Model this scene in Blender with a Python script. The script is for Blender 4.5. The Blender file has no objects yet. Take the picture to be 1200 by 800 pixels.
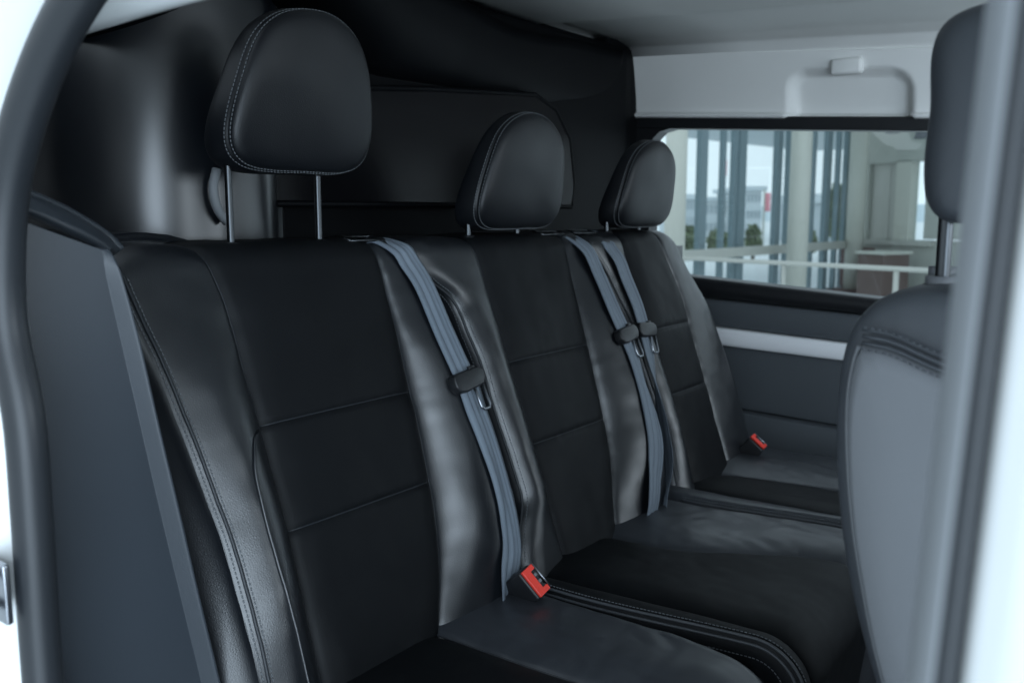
import bpy, bmesh, math, random
from mathutils import Vector, noise, Matrix

# ------------------------------------------------------------------ camera, world, light, exposure
S = bpy.context.scene
CF = 1050.0                                     # focal length in photo pixels (1200 wide)
PITCH = math.atan(150 / CF)
YAW = math.atan(780 / (CF / math.cos(PITCH)))
CAM = Vector((0, 0, .95))
cd = bpy.data.cameras.new('camera'); cam = bpy.data.objects.new('camera', cd)
S.collection.objects.link(cam); S.camera = cam
cam.location = CAM
cam.rotation_euler = (math.pi / 2 - PITCH, 0, YAW - math.pi / 2)
cd.sensor_width = 36; cd.lens = 36 * CF / 1200; cd.clip_start = .02; cd.clip_end = 2000
cd.dof.use_dof = True; cd.dof.focus_distance = 1.18; cd.dof.aperture_fstop = 6.3

W = bpy.data.worlds.new("World"); S.world = W; W.use_nodes = True
wn = W.node_tree.nodes; wl = W.node_tree.links; wn.clear()
wo = wn.new('ShaderNodeOutputWorld'); wb = wn.new('ShaderNodeBackground')
wt = wn.new('ShaderNodeTexCoord'); ws = wn.new('ShaderNodeSeparateXYZ'); wr = wn.new('ShaderNodeValToRGB')
wl.new(wt.outputs['Generated'], ws.inputs[0]); wl.new(ws.outputs['Z'], wr.inputs[0])
wr.color_ramp.elements[0].position = 0.0; wr.color_ramp.elements[0].color = (.76, .89, .99, 1)
wr.color_ramp.elements[1].position = 0.6; wr.color_ramp.elements[1].color = (.74, .88, 1.0, 1)
wl.new(wr.outputs[0], wb.inputs[0]); wb.inputs[1].default_value = 1.12
wl.new(wb.outputs[0], wo.inputs[0])

def area_light(name, loc, target, sx, sy, power, col):
    l = bpy.data.lights.new(name, 'AREA'); l.shape = 'RECTANGLE'; l.size = sx; l.size_y = sy
    l.energy = power; l.color = col
    o = bpy.data.objects.new(name, l); S.collection.objects.link(o); o.location = loc
    o.rotation_euler = (Vector(target) - Vector(loc)).to_track_quat('-Z', 'Y').to_euler()
    return o
# the bright glazed front of the hall behind the photographer
area_light('hall_daylight', (-1.7, -2.5, .8), (.8, -2.5, .8), 4.0, 2.7, 172, (.70, .85, 1.0))
# daylight through the windscreen and front side windows
area_light('windscreen_daylight', (1.15, -1.75, 1.03), (1.4, -.2, 1.5), 1.5, .4, 13, (.78, .90, 1.0))

S.view_settings.view_transform = 'Standard'; S.view_settings.look = 'None'
S.view_settings.exposure = 0.22; S.view_settings.gamma = 1.0
S.render.engine = 'CYCLES'
S.cycles.max_bounces = 8; S.cycles.diffuse_bounces = 4; S.cycles.glossy_bounces = 4
S.cycles.transparent_max_bounces = 12; S.cycles.use_denoising = True
S.cycles.caustics_reflective = False; S.cycles.caustics_refractive = False

random.seed(5)
col = S.collection
FWD = Vector((math.cos(PITCH) * math.cos(YAW), math.cos(PITCH) * math.sin(YAW), -math.sin(PITCH)))
RGT = Vector((math.sin(YAW), -math.cos(YAW), 0)); UPV = RGT.cross(FWD)
def ray(x, y): return FWD + (x - 600) / CF * RGT - (y - 400) / CF * UPV
def on(x, y, axis, val):                        # a photo pixel on the plane axis = val (0 X, 1 Y, 2 Z)
    d = ray(x, y); return CAM + d * ((val - CAM[axis]) / d[axis])

# ------------------------------------------------------------------ helpers
def clamp(x, a=0., b=1.): return a if x < a else b if x > b else x
def sm(x): x = clamp(x); return x * x * (3 - 2 * x)
def lerp(a, b, t): return a + (b - a) * t
def curve(pts, sp=.006):                                 # piecewise linear function with smooth corners: pts (s, value)
    pts = sorted(pts)
    def f(s):
        if s <= pts[0][0]: return pts[0][1]
        if s >= pts[-1][0]: return pts[-1][1]
        for (a, va), (b, vb) in zip(pts, pts[1:]):
            if s <= b: return va + (vb - va) * (s - a) / (b - a)
    def g(s): return sum(f(s + d) for d in (-2 * sp, -sp, 0, sp, 2 * sp)) / 5
    return g
def nz(p, sc): return noise.noise(Vector(p) * sc)

def empty(name, loc, label=None, cat=None, group=None):
    o = bpy.data.objects.new(name, None); col.objects.link(o); o.location = loc; o.empty_display_size = .05
    if label: o['label'] = label
    if cat: o['category'] = cat
    if group: o['group'] = group
    return o
def wloc(o):
    v = Vector((0, 0, 0))
    while o is not None: v += o.location; o = o.parent
    return v
def build(name, bm, mat, parent=None, smooth=True, kind=None, bevel=0, label=None):
    off = wloc(parent)
    if off.length: bmesh.ops.translate(bm, verts=bm.verts, vec=-off)
    bmesh.ops.recalc_face_normals(bm, faces=bm.faces) if not getattr(bm, 'keep', False) else None
    me = bpy.data.meshes.new(name); bm.to_mesh(me); bm.free()
    me.materials.append(mat)
    for p in me.polygons: p.use_smooth = smooth
    o = bpy.data.objects.new(name, me); col.objects.link(o); o.parent = parent
    if kind: o['kind'] = kind
    if label: o['label'] = label
    if bevel:
        b = o.modifiers.new('bevel', 'BEVEL'); b.width = bevel; b.segments = 3; b.limit_method = 'ANGLE'; b.angle_limit = .6
        b.harden_normals = False
    return o
def solid(o, th):                                # give a sheet thickness on the side away from the cab's middle
    me = o.data; eye = Vector((.2, .2, .95)); off = wloc(o); acc = 0
    for p in me.polygons:
        v = p.center + off - eye; acc += p.area * p.normal.dot(v.normalized())
    md = o.modifiers.new('solid', 'SOLIDIFY'); md.thickness = th; md.offset = 1 if acc > 0 else -1
def grid(bm, fn, nu, nv, closed_u=False):
    vs = [[bm.verts.new(fn(i / nu, j / nv)) for j in range(nv + 1)] for i in range(nu if closed_u else nu + 1)]
    n = len(vs)
    for i in range(n if closed_u else n - 1):
        for j in range(nv):
            bm.faces.new((vs[i][j], vs[(i + 1) % n][j], vs[(i + 1) % n][j + 1], vs[i][j + 1]))
    return vs
def box(bm, lo, hi):
    c = [(lo[0] + hi[0]) / 2, (lo[1] + hi[1]) / 2, (lo[2] + hi[2]) / 2]
    m = Matrix.Translation(c) @ Matrix.Diagonal((hi[0] - lo[0], hi[1] - lo[1], hi[2] - lo[2], 1))
    return bmesh.ops.create_cube(bm, size=1, matrix=m)['verts']
def obox(bm, c, ax, ay, az, sx, sy, sz):        # a box with its own axes
    m = Matrix((ax.normalized() * sx, ay.normalized() * sy, az.normalized() * sz)).transposed().to_4x4()
    m.translation = c
    return bmesh.ops.create_cube(bm, size=1, matrix=m)['verts']
def tube(bm, pts, r, n=10, cap=True, flat=1.0, up=None):
    pts = [Vector(p) for p in pts]; rings = []
    prev = None
    for k, p in enumerate(pts):
        t = (pts[min(k + 1, len(pts) - 1)] - pts[max(k - 1, 0)]).normalized()
        if prev is None:
            a = (up or (Vector((0, 0, 1)) if abs(t.z) < .9 else Vector((1, 0, 0))))
        else: a = prev
        a = (a - t * a.dot(t)).normalized(); prev = a; b = t.cross(a)
        rr = r[k] if isinstance(r, (list, tuple)) else r
        rings.append([bm.verts.new(p + a * (rr * math.cos(q * 2 * math.pi / n)) + b * (rr * flat * math.sin(q * 2 * math.pi / n))) for q in range(n)])
    for k in range(len(rings) - 1):
        for q in range(n):
            bm.faces.new((rings[k][q], rings[k][(q + 1) % n], rings[k + 1][(q + 1) % n], rings[k + 1][q]))
    if cap: bm.faces.new(rings[0][::-1]); bm.faces.new(rings[-1])
def dense(pts, step):                           # resample a polyline (Catmull-Rom) at an even step
    pts = [Vector(p) for p in pts]; P = [2 * pts[0] - pts[1]] + pts + [2 * pts[-1] - pts[-2]]; out = []
    for i in range(1, len(P) - 2):
        for k in range(24):
            t = k / 24; a, b, c, d = P[i - 1:i + 3]
            out.append(.5 * ((2 * b) + (c - a) * t + (2 * a - 5 * b + 4 * c - d) * t * t + (3 * b - a - 3 * c + d) * t ** 3))
    out.append(pts[-1]); res = [out[0]]; acc = 0
    for a, b in zip(out, out[1:]):
        L = (b - a).length
        while acc + L >= step:
            a = a + (b - a) * ((step - acc) / L); L = (b - a).length; acc = 0; res.append(a)
        acc += L
    return res
def samp(D, u):
    f = u * (len(D) - 1); i = min(int(f), len(D) - 2); return D[i].lerp(D[i + 1], f - i)
def prism(bm, outline, axis, a, b):             # extrude a closed 2-D outline along an axis
    def mk(p, v):
        q = [0, 0, 0]; o = [k for k in range(3) if k != axis]; q[o[0]], q[o[1]] = p; q[axis] = v; return bm.verts.new(q)
    A = [mk(p, a) for p in outline]; B = [mk(p, b) for p in outline]; n = len(A)
    bm.faces.new(A[::-1]); bm.faces.new(B)
    for i in range(n): bm.faces.new((A[i], A[(i + 1) % n], B[(i + 1) % n], B[i]))
def stitch_mesh(bm, pts, up, pitch=.0052, w=.0011, h=.0009, duty=.68):
    pts = dense(pts, pitch)
    for a, b in zip(pts, pts[1:]):
        t = b - a
        if t.length < 1e-5: continue
        t.normalize(); u = up(a) if callable(up) else up; s = t.cross(u).normalized(); u = s.cross(t)
        obox(bm, (a + b) / 2, t, s, u, pitch * duty, w, h)

# ------------------------------------------------------------------ materials
def mat(name, base, rough=.5, spec=.5, metal=0., bump=None, mottle=.0, coat=0., rv=0.):
    m = bpy.data.materials.new(name); m.use_nodes = True; N = m.node_tree.nodes; L = m.node_tree.links
    p = N['Principled BSDF']; p.inputs['Base Color'].default_value = (*base, 1); p.inputs['Roughness'].default_value = rough
    p.inputs['Specular IOR Level'].default_value = spec; p.inputs['Metallic'].default_value = metal
    if coat: p.inputs['Coat Weight'].default_value = coat; p.inputs['Coat Roughness'].default_value = .2
    tc = N.new('ShaderNodeTexCoord')
    if mottle or rv:
        n = N.new('ShaderNodeTexNoise'); n.inputs['Scale'].default_value = 9; n.inputs['Detail'].default_value = 6
        L.new(tc.outputs['Object'], n.inputs['Vector'])
        if mottle:
            mx = N.new('ShaderNodeMix'); mx.data_type = 'RGBA'
            mx.inputs[6].default_value = tuple(c * (1 - mottle) for c in base) + (1,)
            mx.inputs[7].default_value = tuple(min(1, c * (1 + mottle)) for c in base) + (1,)
            L.new(n.outputs['Fac'], mx.inputs[0]); L.new(mx.outputs[2], p.inputs['Base Color'])
        if rv:
            mr = N.new('ShaderNodeMapRange'); mr.inputs[1].default_value = .3; mr.inputs[2].default_value = .7
            mr.inputs[3].default_value = rough - rv; mr.inputs[4].default_value = rough + rv
            L.new(n.outputs['Fac'], mr.inputs[0]); L.new(mr.outputs[0], p.inputs['Roughness'])
    if bump:
        kind, scale, strength, dist = bump
        if kind == 'voronoi':
            b = N.new('ShaderNodeTexVoronoi'); b.feature = 'DISTANCE_TO_EDGE'; out = 'Distance'
        else:
            b = N.new('ShaderNodeTexNoise'); b.inputs['Detail'].default_value = 5; out = 'Fac'
        b.inputs['Scale'].default_value = scale; L.new(tc.outputs['Object'], b.inputs['Vector'])
        bp = N.new('ShaderNodeBump'); bp.inputs['Strength'].default_value = strength; bp.inputs['Distance'].default_value = dist
        L.new(b.outputs[out], bp.inputs['Height']); L.new(bp.outputs[0], p.inputs['Normal'])
    return m
LEATHER = mat('black_leather', (.0055, .007, .0095), .33, .88, bump=('voronoi', 420, .30, .0006), mottle=.25, rv=.04)
LEATHER_H = mat('satin_headrest_leather', (.0045, .0055, .0075), .44, .42, bump=('voronoi', 420, .35, .0006), mottle=.2, rv=.05)
LEATHER_C = mat('black_leather_centre', (.0032, .0040, .0052), .55, .20, bump=('voronoi', 520, .25, .0006), mottle=.25, rv=.05)
PIPE = mat('piping_leather', (.016, .019, .023), .45, .45)
PALEPIPE = mat('pale_edge_piping', (.06, .065, .072), .4, .5)
THREAD = mat('grey_thread', (.13, .14, .15), .7, .3)
CHROME = mat('chrome_rod', (.36, .38, .41), .28, .5, 1.0)
DARKSTEEL = mat('dark_steel', (.07, .075, .08), .3, .5, 1.0)
BLACK = mat('black_plastic', (.012, .013, .015), .4, .5, bump=('noise', 900, .1, .0004))
WALLBLACK = mat('bulkhead_black', (.003, .0048, .008), .28, 1.0)
TRIM = mat('slate_trim_plastic', (.029, .036, .045), .42, .5, bump=('noise', 900, .25, .0006), mottle=.08)
GREYPLASTIC = mat('grey_door_plastic', (.075, .085, .095), .55, .4, bump=('noise', 900, .15, .0006), mottle=.06)
RUBBER = mat('rubber_seal', (.018, .021, .025), .42, .5, bump=('noise', 300, .05, .001), mottle=.1)
PAINT = mat('white_paint', (.74, .76, .76), .25, .5, coat=.6)
HEADLINER = mat('grey_headliner_cloth', (.80, .80, .78), .95, .1, bump=('noise', 1500, .3, .0006), mottle=.03)
SILVER = mat('silver_trim', (.90, .91, .93), .35, .6)
RED = mat('red_plastic', (.88, .055, .035), .35, .5)
SEATGREY = mat('grey_seat_leather', (.17, .18, .195), .5, .4, bump=('voronoi', 420, .2, .0006), mottle=.06)
SEATDARK = mat('dark_grey_seat_leather', (.055, .062, .072), .48, .45, bump=('voronoi', 420, .2, .0006), mottle=.1)
PILLARGREY = mat('grey_pillar_trim', (.235, .25, .265), .5, .4, mottle=.04)

SATLEATHER = mat('worn_lit_leather', (.034, .038, .045), .37, .7, bump=('voronoi', 420, .22, .0006), mottle=.10, rv=.06)  # sat-on leather, base colour raised to carry the light on the cushion strips
def webbing():
    m = mat('blue_grey_webbing', (.15, .20, .26), .6, .35)
    N = m.node_tree.nodes; L = m.node_tree.links; p = N['Principled BSDF']
    uv = N.new('ShaderNodeUVMap'); uv.uv_map = 'UVMap'
    sx = N.new('ShaderNodeSeparateXYZ'); L.new(uv.outputs[0], sx.inputs[0])
    r = N.new('ShaderNodeValToRGB'); e = r.color_ramp.elements
    base, dk = (.175, .208, .248, 1), (.10, .122, .15, 1)
    e[0].position = 0; e[0].color = dk; e[1].position = 1; e[1].color = dk
    for q, c in ((.07, base), (.24, base), (.28, dk), (.33, base), (.48, base), (.52, dk), (.56, base), (.70, base), (.74, dk), (.79, base), (.93, base)):
        k = e.new(q); k.color = c
    L.new(sx.outputs[0], r.inputs[0]); L.new(r.outputs[0], p.inputs['Base Color'])
    w = N.new('ShaderNodeTexWave'); w.inputs['Scale'].default_value = 240; w.bands_direction = 'Y'
    L.new(uv.outputs[0], w.inputs['Vector'])
    b = N.new('ShaderNodeBump'); b.inputs['Strength'].default_value = .25; b.inputs['Distance'].default_value = .0004
    L.new(w.outputs['Fac'], b.inputs['Height']); L.new(b.outputs[0], p.inputs['Normal'])
    return m
WEB = webbing()
def glass(name, tint, refl=1.0):
    m = bpy.data.materials.new(name); m.use_nodes = True; N = m.node_tree.nodes; L = m.node_tree.links; N.clear()
    o = N.new('ShaderNodeOutputMaterial'); mx = N.new('ShaderNodeMixShader'); t = N.new('ShaderNodeBsdfTransparent')
    g = N.new('ShaderNodeBsdfGlossy'); lw = N.new('ShaderNodeLayerWeight'); lw.inputs['Blend'].default_value = .5
    pw = N.new('ShaderNodeMath'); pw.operation = 'POWER'; pw.inputs[1].default_value = 4.5; L.new(lw.outputs['Facing'], pw.inputs[0])
    f = N.new('ShaderNodeMath'); f.operation = 'MULTIPLY_ADD'; f.inputs[1].default_value = .8; f.inputs[2].default_value = .035; L.new(pw.outputs[0], f.inputs[0])
    t.inputs[0].default_value = (*tint, 1); g.inputs['Roughness'].default_value = .02
    g.inputs[0].default_value = (refl, refl, refl, 1)
    L.new(f.outputs[0], mx.inputs[0]); L.new(t.outputs[0], mx.inputs[1]); L.new(g.outputs[0], mx.inputs[2]); L.new(mx.outputs[0], o.inputs[0])
    return m
VANGLASS = glass('van_window_glass', (.97, .99, .99))
HALLGLASS = glass('hall_glass', (.95, .98, .98), .7)
BULKFLAT = mat('matte_bulkhead_black', (.003, .0035, .0045), .55, .10, bump=('noise', 700, .1, .0004))
SMOKED = mat('smoked_bulkhead_glass', (.004, .004, .005), .25, .12)

# ------------------------------------------------------------------ outside the far window: the hall
GZ = -.6
def vplane(x, A, B, z=None, y=None):            # a photo column on the upright plane through A and B
    d = ray(x, 250 if y is None else y); n = Vector((B.y - A.y, A.x - B.x, 0)); t = (A - CAM).dot(n) / d.dot(n)
    p = CAM + d * t
    if z is not None: p.z = z
    return p
def at(x, y, D): return CAM + ray(x, y) * D
def simple(name, base, rough=.6, **k): return mat(name, base, rough, .3, **k)
M_TEAL = simple('teal_grey_aluminium', (.17, .23, .25), .4)
M_CREAM = simple('cream_column_paint', (.52, .53, .47), .6, mottle=.03)
M_RAIL = simple('pale_rail_metal', (.42, .43, .39), .35)
M_FLOOR = simple('hall_floor_tile', (.78, .80, .80), .25, mottle=.05)
M_GROUND = simple('pale_paving', (.74, .76, .76), .8, mottle=.06)
M_BEIGE = simple('beige_hall_wall', (.40, .42, .38), .8, mottle=.03)
M_SOFFIT = simple('grey_soffit', (.60, .65, .68), .7)
M_LEAF = simple('leaf_green', (.17, .21, .12), .8, mottle=.5)
M_HAZEBLD = simple('haze_pale_building', (.66, .70, .72), .8)  # distance haze painted into this and the next building colour
M_DKBLD = simple('haze_grey_building', (.52, .57, .60), .8)
M_FLAG = simple('red_flag_cloth', (.85, .34, .40), .7)
M_CHAIR = simple('dark_red_brown_cover', (.10, .065, .06), .7)
M_WOOD = simple('tan_wood', (.13, .095, .085), .6)
M_LAMP = simple('dark_lamp_metal', (.09, .10, .11), .5)
M_WIN = simple('dark_window_glass', (.16, .20, .22), .15)
M_FARWIN = simple('far_window_glass', (.42, .47, .50), .3)
M_BARK = simple('bark', (.10, .08, .06), .9)

bm = bmesh.new(); box(bm, (-60, -80, GZ - .3), (260, 240, GZ)); g = build('paved_ground', bm, M_GROUND, smooth=False); g['kind'] = 'structure'
bm = bmesh.new()
hp = [(-20, -40), (9, -40), (14, -10), (12.2, 5.2), (9.1, 12), (-20, 14)]
prism(bm, hp, 2, GZ + .004, GZ + .02); g = build('hall_floor', bm, M_FLOOR, smooth=False); g['kind'] = 'structure'
bm = bmesh.new()
def hill(u, v):
    x = lerp(-60, 240, u); r = lerp(0, 70, v)
    return Vector((170 + r * .9, 90 - 1.3 * (u - .5) * 260 + r * .3, GZ - .2 + (4.0 + 2 * nz((u * 5, 2, 0), 1)) * math.sin(v * math.pi / 2)))
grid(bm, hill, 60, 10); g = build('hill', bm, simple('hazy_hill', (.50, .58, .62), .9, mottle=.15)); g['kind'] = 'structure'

GA = at(770, 250, 9.6); GB = at(992, 250, 13.6)
wall = empty('glass_wall', (GA.x, GA.y, GZ), 'tall glazed hall wall with teal grey uprights seen through the far van window', 'glass wall')
wdir = (GB - GA); wdir.z = 0; wdir.normalize(); wnrm = Vector((-wdir.y, wdir.x, 0))
UPW = Vector((0, 0, 1))
for x, wpx in ((821, 15), (866, 17), (909, 13), (967, 13), (989, 9), (758, 15), (950, 6), (845, 5), (858, 6), (921, 5), (979, 5)):
    p = vplane(x, GA, GB); D = (p - CAM).dot(FWD); w = wpx * D / CF * 1.0
    bm = bmesh.new(); obox(bm, Vector((p.x, p.y, (GZ + 4.2) / 2)), wdir, wnrm, UPW, w, .07, 4.2 - GZ - .04)
    build('mullion', bm, M_TEAL, wall, False)
xs = [758, 821, 866, 909, 950, 967, 989]
for a, b in zip(xs, xs[1:]):
    pa, pb = vplane(a, GA, GB), vplane(b, GA, GB); c = (pa + pb) / 2; c.z = (GZ + 4.2) / 2
    bm = bmesh.new(); obox(bm, c, wdir, wnrm, UPW, (pb - pa).length - .04, .012, 4.2 - GZ - .1)
    build('pane', bm, HALLGLASS, wall, False)
pa, pb = vplane(758, GA, GB), vplane(993, GA, GB); c = (pa + pb) / 2; c.z = .95 - .46
bm = bmesh.new(); obox(bm, c - wnrm * .13, wdir, wnrm, UPW, (pb - pa).length, .09, .11); build('transom', bm, M_RAIL, wall, False)
c = c.copy(); c.z = 4.25
bm = bmesh.new(); obox(bm, c, wdir, wnrm, UPW, (pb - pa).length + .4, .3, .12); build('head_beam', bm, M_TEAL, wall, False)

for (x, wpx, D, lab) in ((791, 25, 9.0, 'cream round hall column beside the far headrest, leftmost in the window'),
                         (936, 24, 11.0, 'cream round hall column in the middle of the far window'),
                         (1003, 20, 13.2, 'cream round hall column where glazing meets the beige wall')):
    p = at(x, 250, D); r = wpx / 2 * D / CF
    root = empty('round_column', (p.x, p.y, GZ + .02), lab, 'column', 'round columns inside the hall')
    bm = bmesh.new(); tube(bm, [(p.x, p.y, GZ + .1), (p.x, p.y, 4.3)], r, 24); build('shaft', bm, M_CREAM, root)
    bm = bmesh.new(); tube(bm, [(p.x, p.y, GZ + .02), (p.x, p.y, GZ + .1)], r * 1.25, 24); build('base_collar', bm, M_RAIL, root)

# handrail in front of the glazing
ha, hb = at(815, 303, 8.6), at(1110, 318, 7.0)
rail = empty('handrail', (ha.x, ha.y, GZ + .02), 'thin pale metal handrail running across the hall behind the far window', 'handrail')
bm = bmesh.new(); tube(bm, [ha + (ha - hb) * .25, hb + (hb - ha) * .15], .02, 10); build('rail', bm, M_RAIL, rail)
for t in (-.2, .40, .83):
    p = ha.lerp(hb, t); bm = bmesh.new(); tube(bm, [(p.x, p.y, GZ + .02), (p.x, p.y, p.z - .02)], .022, 8); build('baluster', bm, M_RAIL, rail)

# beige inner wall on the right of the glazing, with its windows
WA, WB = at(1003, 250, 13.9), at(1130, 250, 12.2)
iw = empty('hall_wall', (WA.x, WA.y, GZ + .02), 'beige inner hall wall with a dark blinded window and a bright one', 'wall')
idir = (WB - WA); idir.z = 0; idir.normalize(); inrm = Vector((-idir.y, idir.x, 0))
if inrm.dot(FWD) < 0: inrm = -inrm
def wp(x, y): return vplane(x, WA, WB, y=y)
def wall_piece(name, x0, y0, x1, y1, m, dep=.0, th=.16):
    a = wp(x0, y0); b = wp(x1, y1); top = wp((x0 + x1) / 2, min(y0, y1)).z; bot = wp((x0 + x1) / 2, max(y0, y1)).z
    c = (a + b) / 2; c.z = (top + bot) / 2; h = Vector((b.x - a.x, b.y - a.y, 0)).length
    bm = bmesh.new(); obox(bm, c + inrm * dep, idir, inrm, UPW, h - .004, th, top - bot - .004); return build(name, bm, m, iw, False)
wall_piece('wall_panel', 1000, 120, 1200, 188, M_BEIGE)
wall_piece('wall_panel', 1000, 188, 1019, 282, M_BEIGE)
wall_piece('wall_panel', 1056, 188, 1068, 282, M_CREAM)
wall_piece('wall_panel', 1092, 188, 1200, 282, M_BEIGE)
wall_piece('wall_panel', 1000, 282, 1200, 372, M_BEIGE)
wall_piece('window_pane', 1019, 188, 1056, 282, M_WIN, .03, .04)
for x in (1026, 1033, 1041, 1048): wall_piece('blind_slat', x - 2, 190, x + 1.2, 280, M_RAIL, -.01, .02)
wall_piece('window_pane', 1068, 188, 1092, 282, HALLGLASS, .03, .02)
wall_piece('sill', 1015, 282, 1100, 287, M_RAIL, -.12, .1)

# furniture against that wall
for k, (x, y0, x1, y1, m, lab) in enumerate(((1014, 290, 1050, 326, M_CHAIR, 'dark brown upholstered sofa against the beige hall wall'),
                                             (1064, 298, 1096, 330, M_WOOD, 'tan wooden counter against the beige hall wall'))):
    a = vplane(x, WA, WB) - inrm * .7; b = vplane(x1, WA, WB) - inrm * .7
    c = (a + b) / 2; L_ = Vector((b.x - a.x, b.y - a.y, 0)).length
    f = empty('sofa' if k == 0 else 'counter', (c.x, c.y, GZ + .02), lab, 'sofa' if k == 0 else 'counter')
    zt = (CAM + ray((x + x1) / 2, y0) * (((c - CAM).dot(FWD)))).z
    if k == 0:
        bm = bmesh.new(); obox(bm, Vector((c.x, c.y, GZ + .25)), idir, inrm, UPW, L_, .7, .38); build('seat', bm, m, f, True, bevel=.05)
        bm = bmesh.new(); obox(bm, Vector((c.x, c.y, (GZ + .44 + zt) / 2)) + inrm * .28, idir, inrm, UPW, L_, .18, zt - GZ - .44); build('backrest', bm, m, f, True, bevel=.05)
    else:
        bm = bmesh.new(); obox(bm, Vector((c.x, c.y, (GZ + .02 + zt) / 2)), idir, inrm, UPW, L_, .5, zt - GZ - .02); build('cabinet', bm, m, f, False, bevel=.01)
        bm = bmesh.new(); obox(bm, Vector((c.x, c.y, zt + .022)), idir, inrm, UPW, L_ + .06, .56, .04); build('countertop', bm, M_CREAM, f, False, bevel=.008)
# hanging hall lamps
for x, y, D, lab in ((1046, 152, 11, 'dark dish lamp hanging above the dark blinded hall window'), (1081, 158, 10, 'dark dish lamp hanging above the bright hall window')):
    p = at(x, y, D); l = empty('hanging_lamp', p, lab, 'lamp', 'lamps hanging in the hall')
    bm = bmesh.new()
    grid(bm, lambda u, v: p + Vector((math.cos(u * 6.2832) * (.02 + .07 * v), math.sin(u * 6.2832) * (.02 + .07 * v), .09 - .13 * v * v)), 20, 6, True)
    build('shade', bm, M_LAMP, l)
    bm = bmesh.new(); tube(bm, [p + Vector((0, 0, .09)), p + Vector((0, 0, 2.2))], .012, 6); build('cord', bm, M_LAMP, l)
# hall ceiling (over the far part of the hall) and the canopy outside it
bm = bmesh.new(); prism(bm, [(9.5, -14), (15.5, -12), (13.4, 4.0), (10.2, 3.4)], 2, 2.75, 2.95); g = build('hall_ceiling', bm, M_SOFFIT, smooth=False); g['kind'] = 'structure'
can = empty('canopy', at(860, 240, 26).xy.to_3d(), 'flat grey canopy roof outside the glazed hall wall', 'canopy')
c0 = at(700, 172, 19); c1 = at(948, 182, 26)
bm = bmesh.new()
d_ = (c1 - c0); d_.z = 0; d_.normalize(); nn = Vector((-d_.y, d_.x, 0)); nn = nn if nn.dot(FWD) > 0 else -nn
mid_ = (c0 + c1) / 2
obox(bm, Vector((mid_.x, mid_.y, 2.95)) - nn * 2.5, d_, nn, UPW, (c1 - c0).length + 2, 6, .3); build('roof_slab', bm, M_SOFFIT, can, False, bevel=.02)
for t in (.1, .9):
    p = c0.lerp(c1, t) - nn * .5; bm = bmesh.new(); tube(bm, [(p.x, p.y, GZ), (p.x, p.y, 2.8)], .09, 10); build('post', bm, M_RAIL, can)

# far outside: buildings, flags, bushes
def far_block(x0, x1, ytop, D, m, lab, floors=2, bays=5):
    a, b = at(x0, 250, D), at(x1, 250, D); zt = at((x0 + x1) / 2, ytop, D).z
    d = (b - a); d.z = 0; L_ = d.length; d.normalize(); n = Vector((-d.y, d.x, 0)); n = n if n.dot(FWD) > 0 else -n
    c = (a + b) / 2; r = empty('far_building', (c.x, c.y, GZ), lab, 'building')
    bm = bmesh.new(); obox(bm, Vector((c.x, c.y, (zt + GZ) / 2)) + n * 4, d, n, UPW, L_, 8, zt - GZ); build('wall', bm, m, r, False)
    bm = bmesh.new(); obox(bm, Vector((c.x, c.y, zt + .15)) + n * 4, d, n, UPW, L_ + .5, 8.5, .28); build('roof', bm, M_SOFFIT, r, False)
    H = zt - GZ
    for f in range(floors):
        for k in range(bays):
            q = a.lerp(b, (k + .5) / bays); q.z = GZ + H * (f + .55) / floors
            bm = bmesh.new(); obox(bm, q - n * .02, d, n, UPW, L_ / bays * .55, .08, H / floors * .45); build('window', bm, M_FARWIN, r, False)
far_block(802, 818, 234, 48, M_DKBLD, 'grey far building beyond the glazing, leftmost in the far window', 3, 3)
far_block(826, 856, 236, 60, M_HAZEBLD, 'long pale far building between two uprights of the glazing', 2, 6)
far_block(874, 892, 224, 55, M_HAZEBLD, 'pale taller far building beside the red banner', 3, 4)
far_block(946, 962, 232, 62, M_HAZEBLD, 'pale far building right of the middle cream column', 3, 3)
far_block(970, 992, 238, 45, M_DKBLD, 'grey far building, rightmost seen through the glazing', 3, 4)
for x, y0, y1, D, wpx, lab in ((896, 226, 248, 40, 7, 'red banner flag on a pole outside, beside a glazing upright'), (847, 188, 206, 45, 4, 'small pale red flag high on a pole outside the glazing')):
    a = at(x, y0, D); b = at(x, y1, D); r = empty('flag', (a.x, a.y, GZ), lab, 'flag', 'red flags outside the hall')
    w = wpx * D / CF
    bm = bmesh.new(); tube(bm, [(a.x, a.y, GZ), (a.x, a.y, a.z + .15)], .05, 8); build('pole', bm, M_RAIL, r)
    bm = bmesh.new()
    grid(bm, lambda u, v: Vector((a.x, a.y, 0)) + RGT * (w * u + .05) + Vector((.08 * math.sin(u * 6), .08 * math.cos(u * 5), lerp(a.z, b.z, v))), 10, 4)
    solid(build('cloth', bm, M_FLAG, r), .01)
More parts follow.
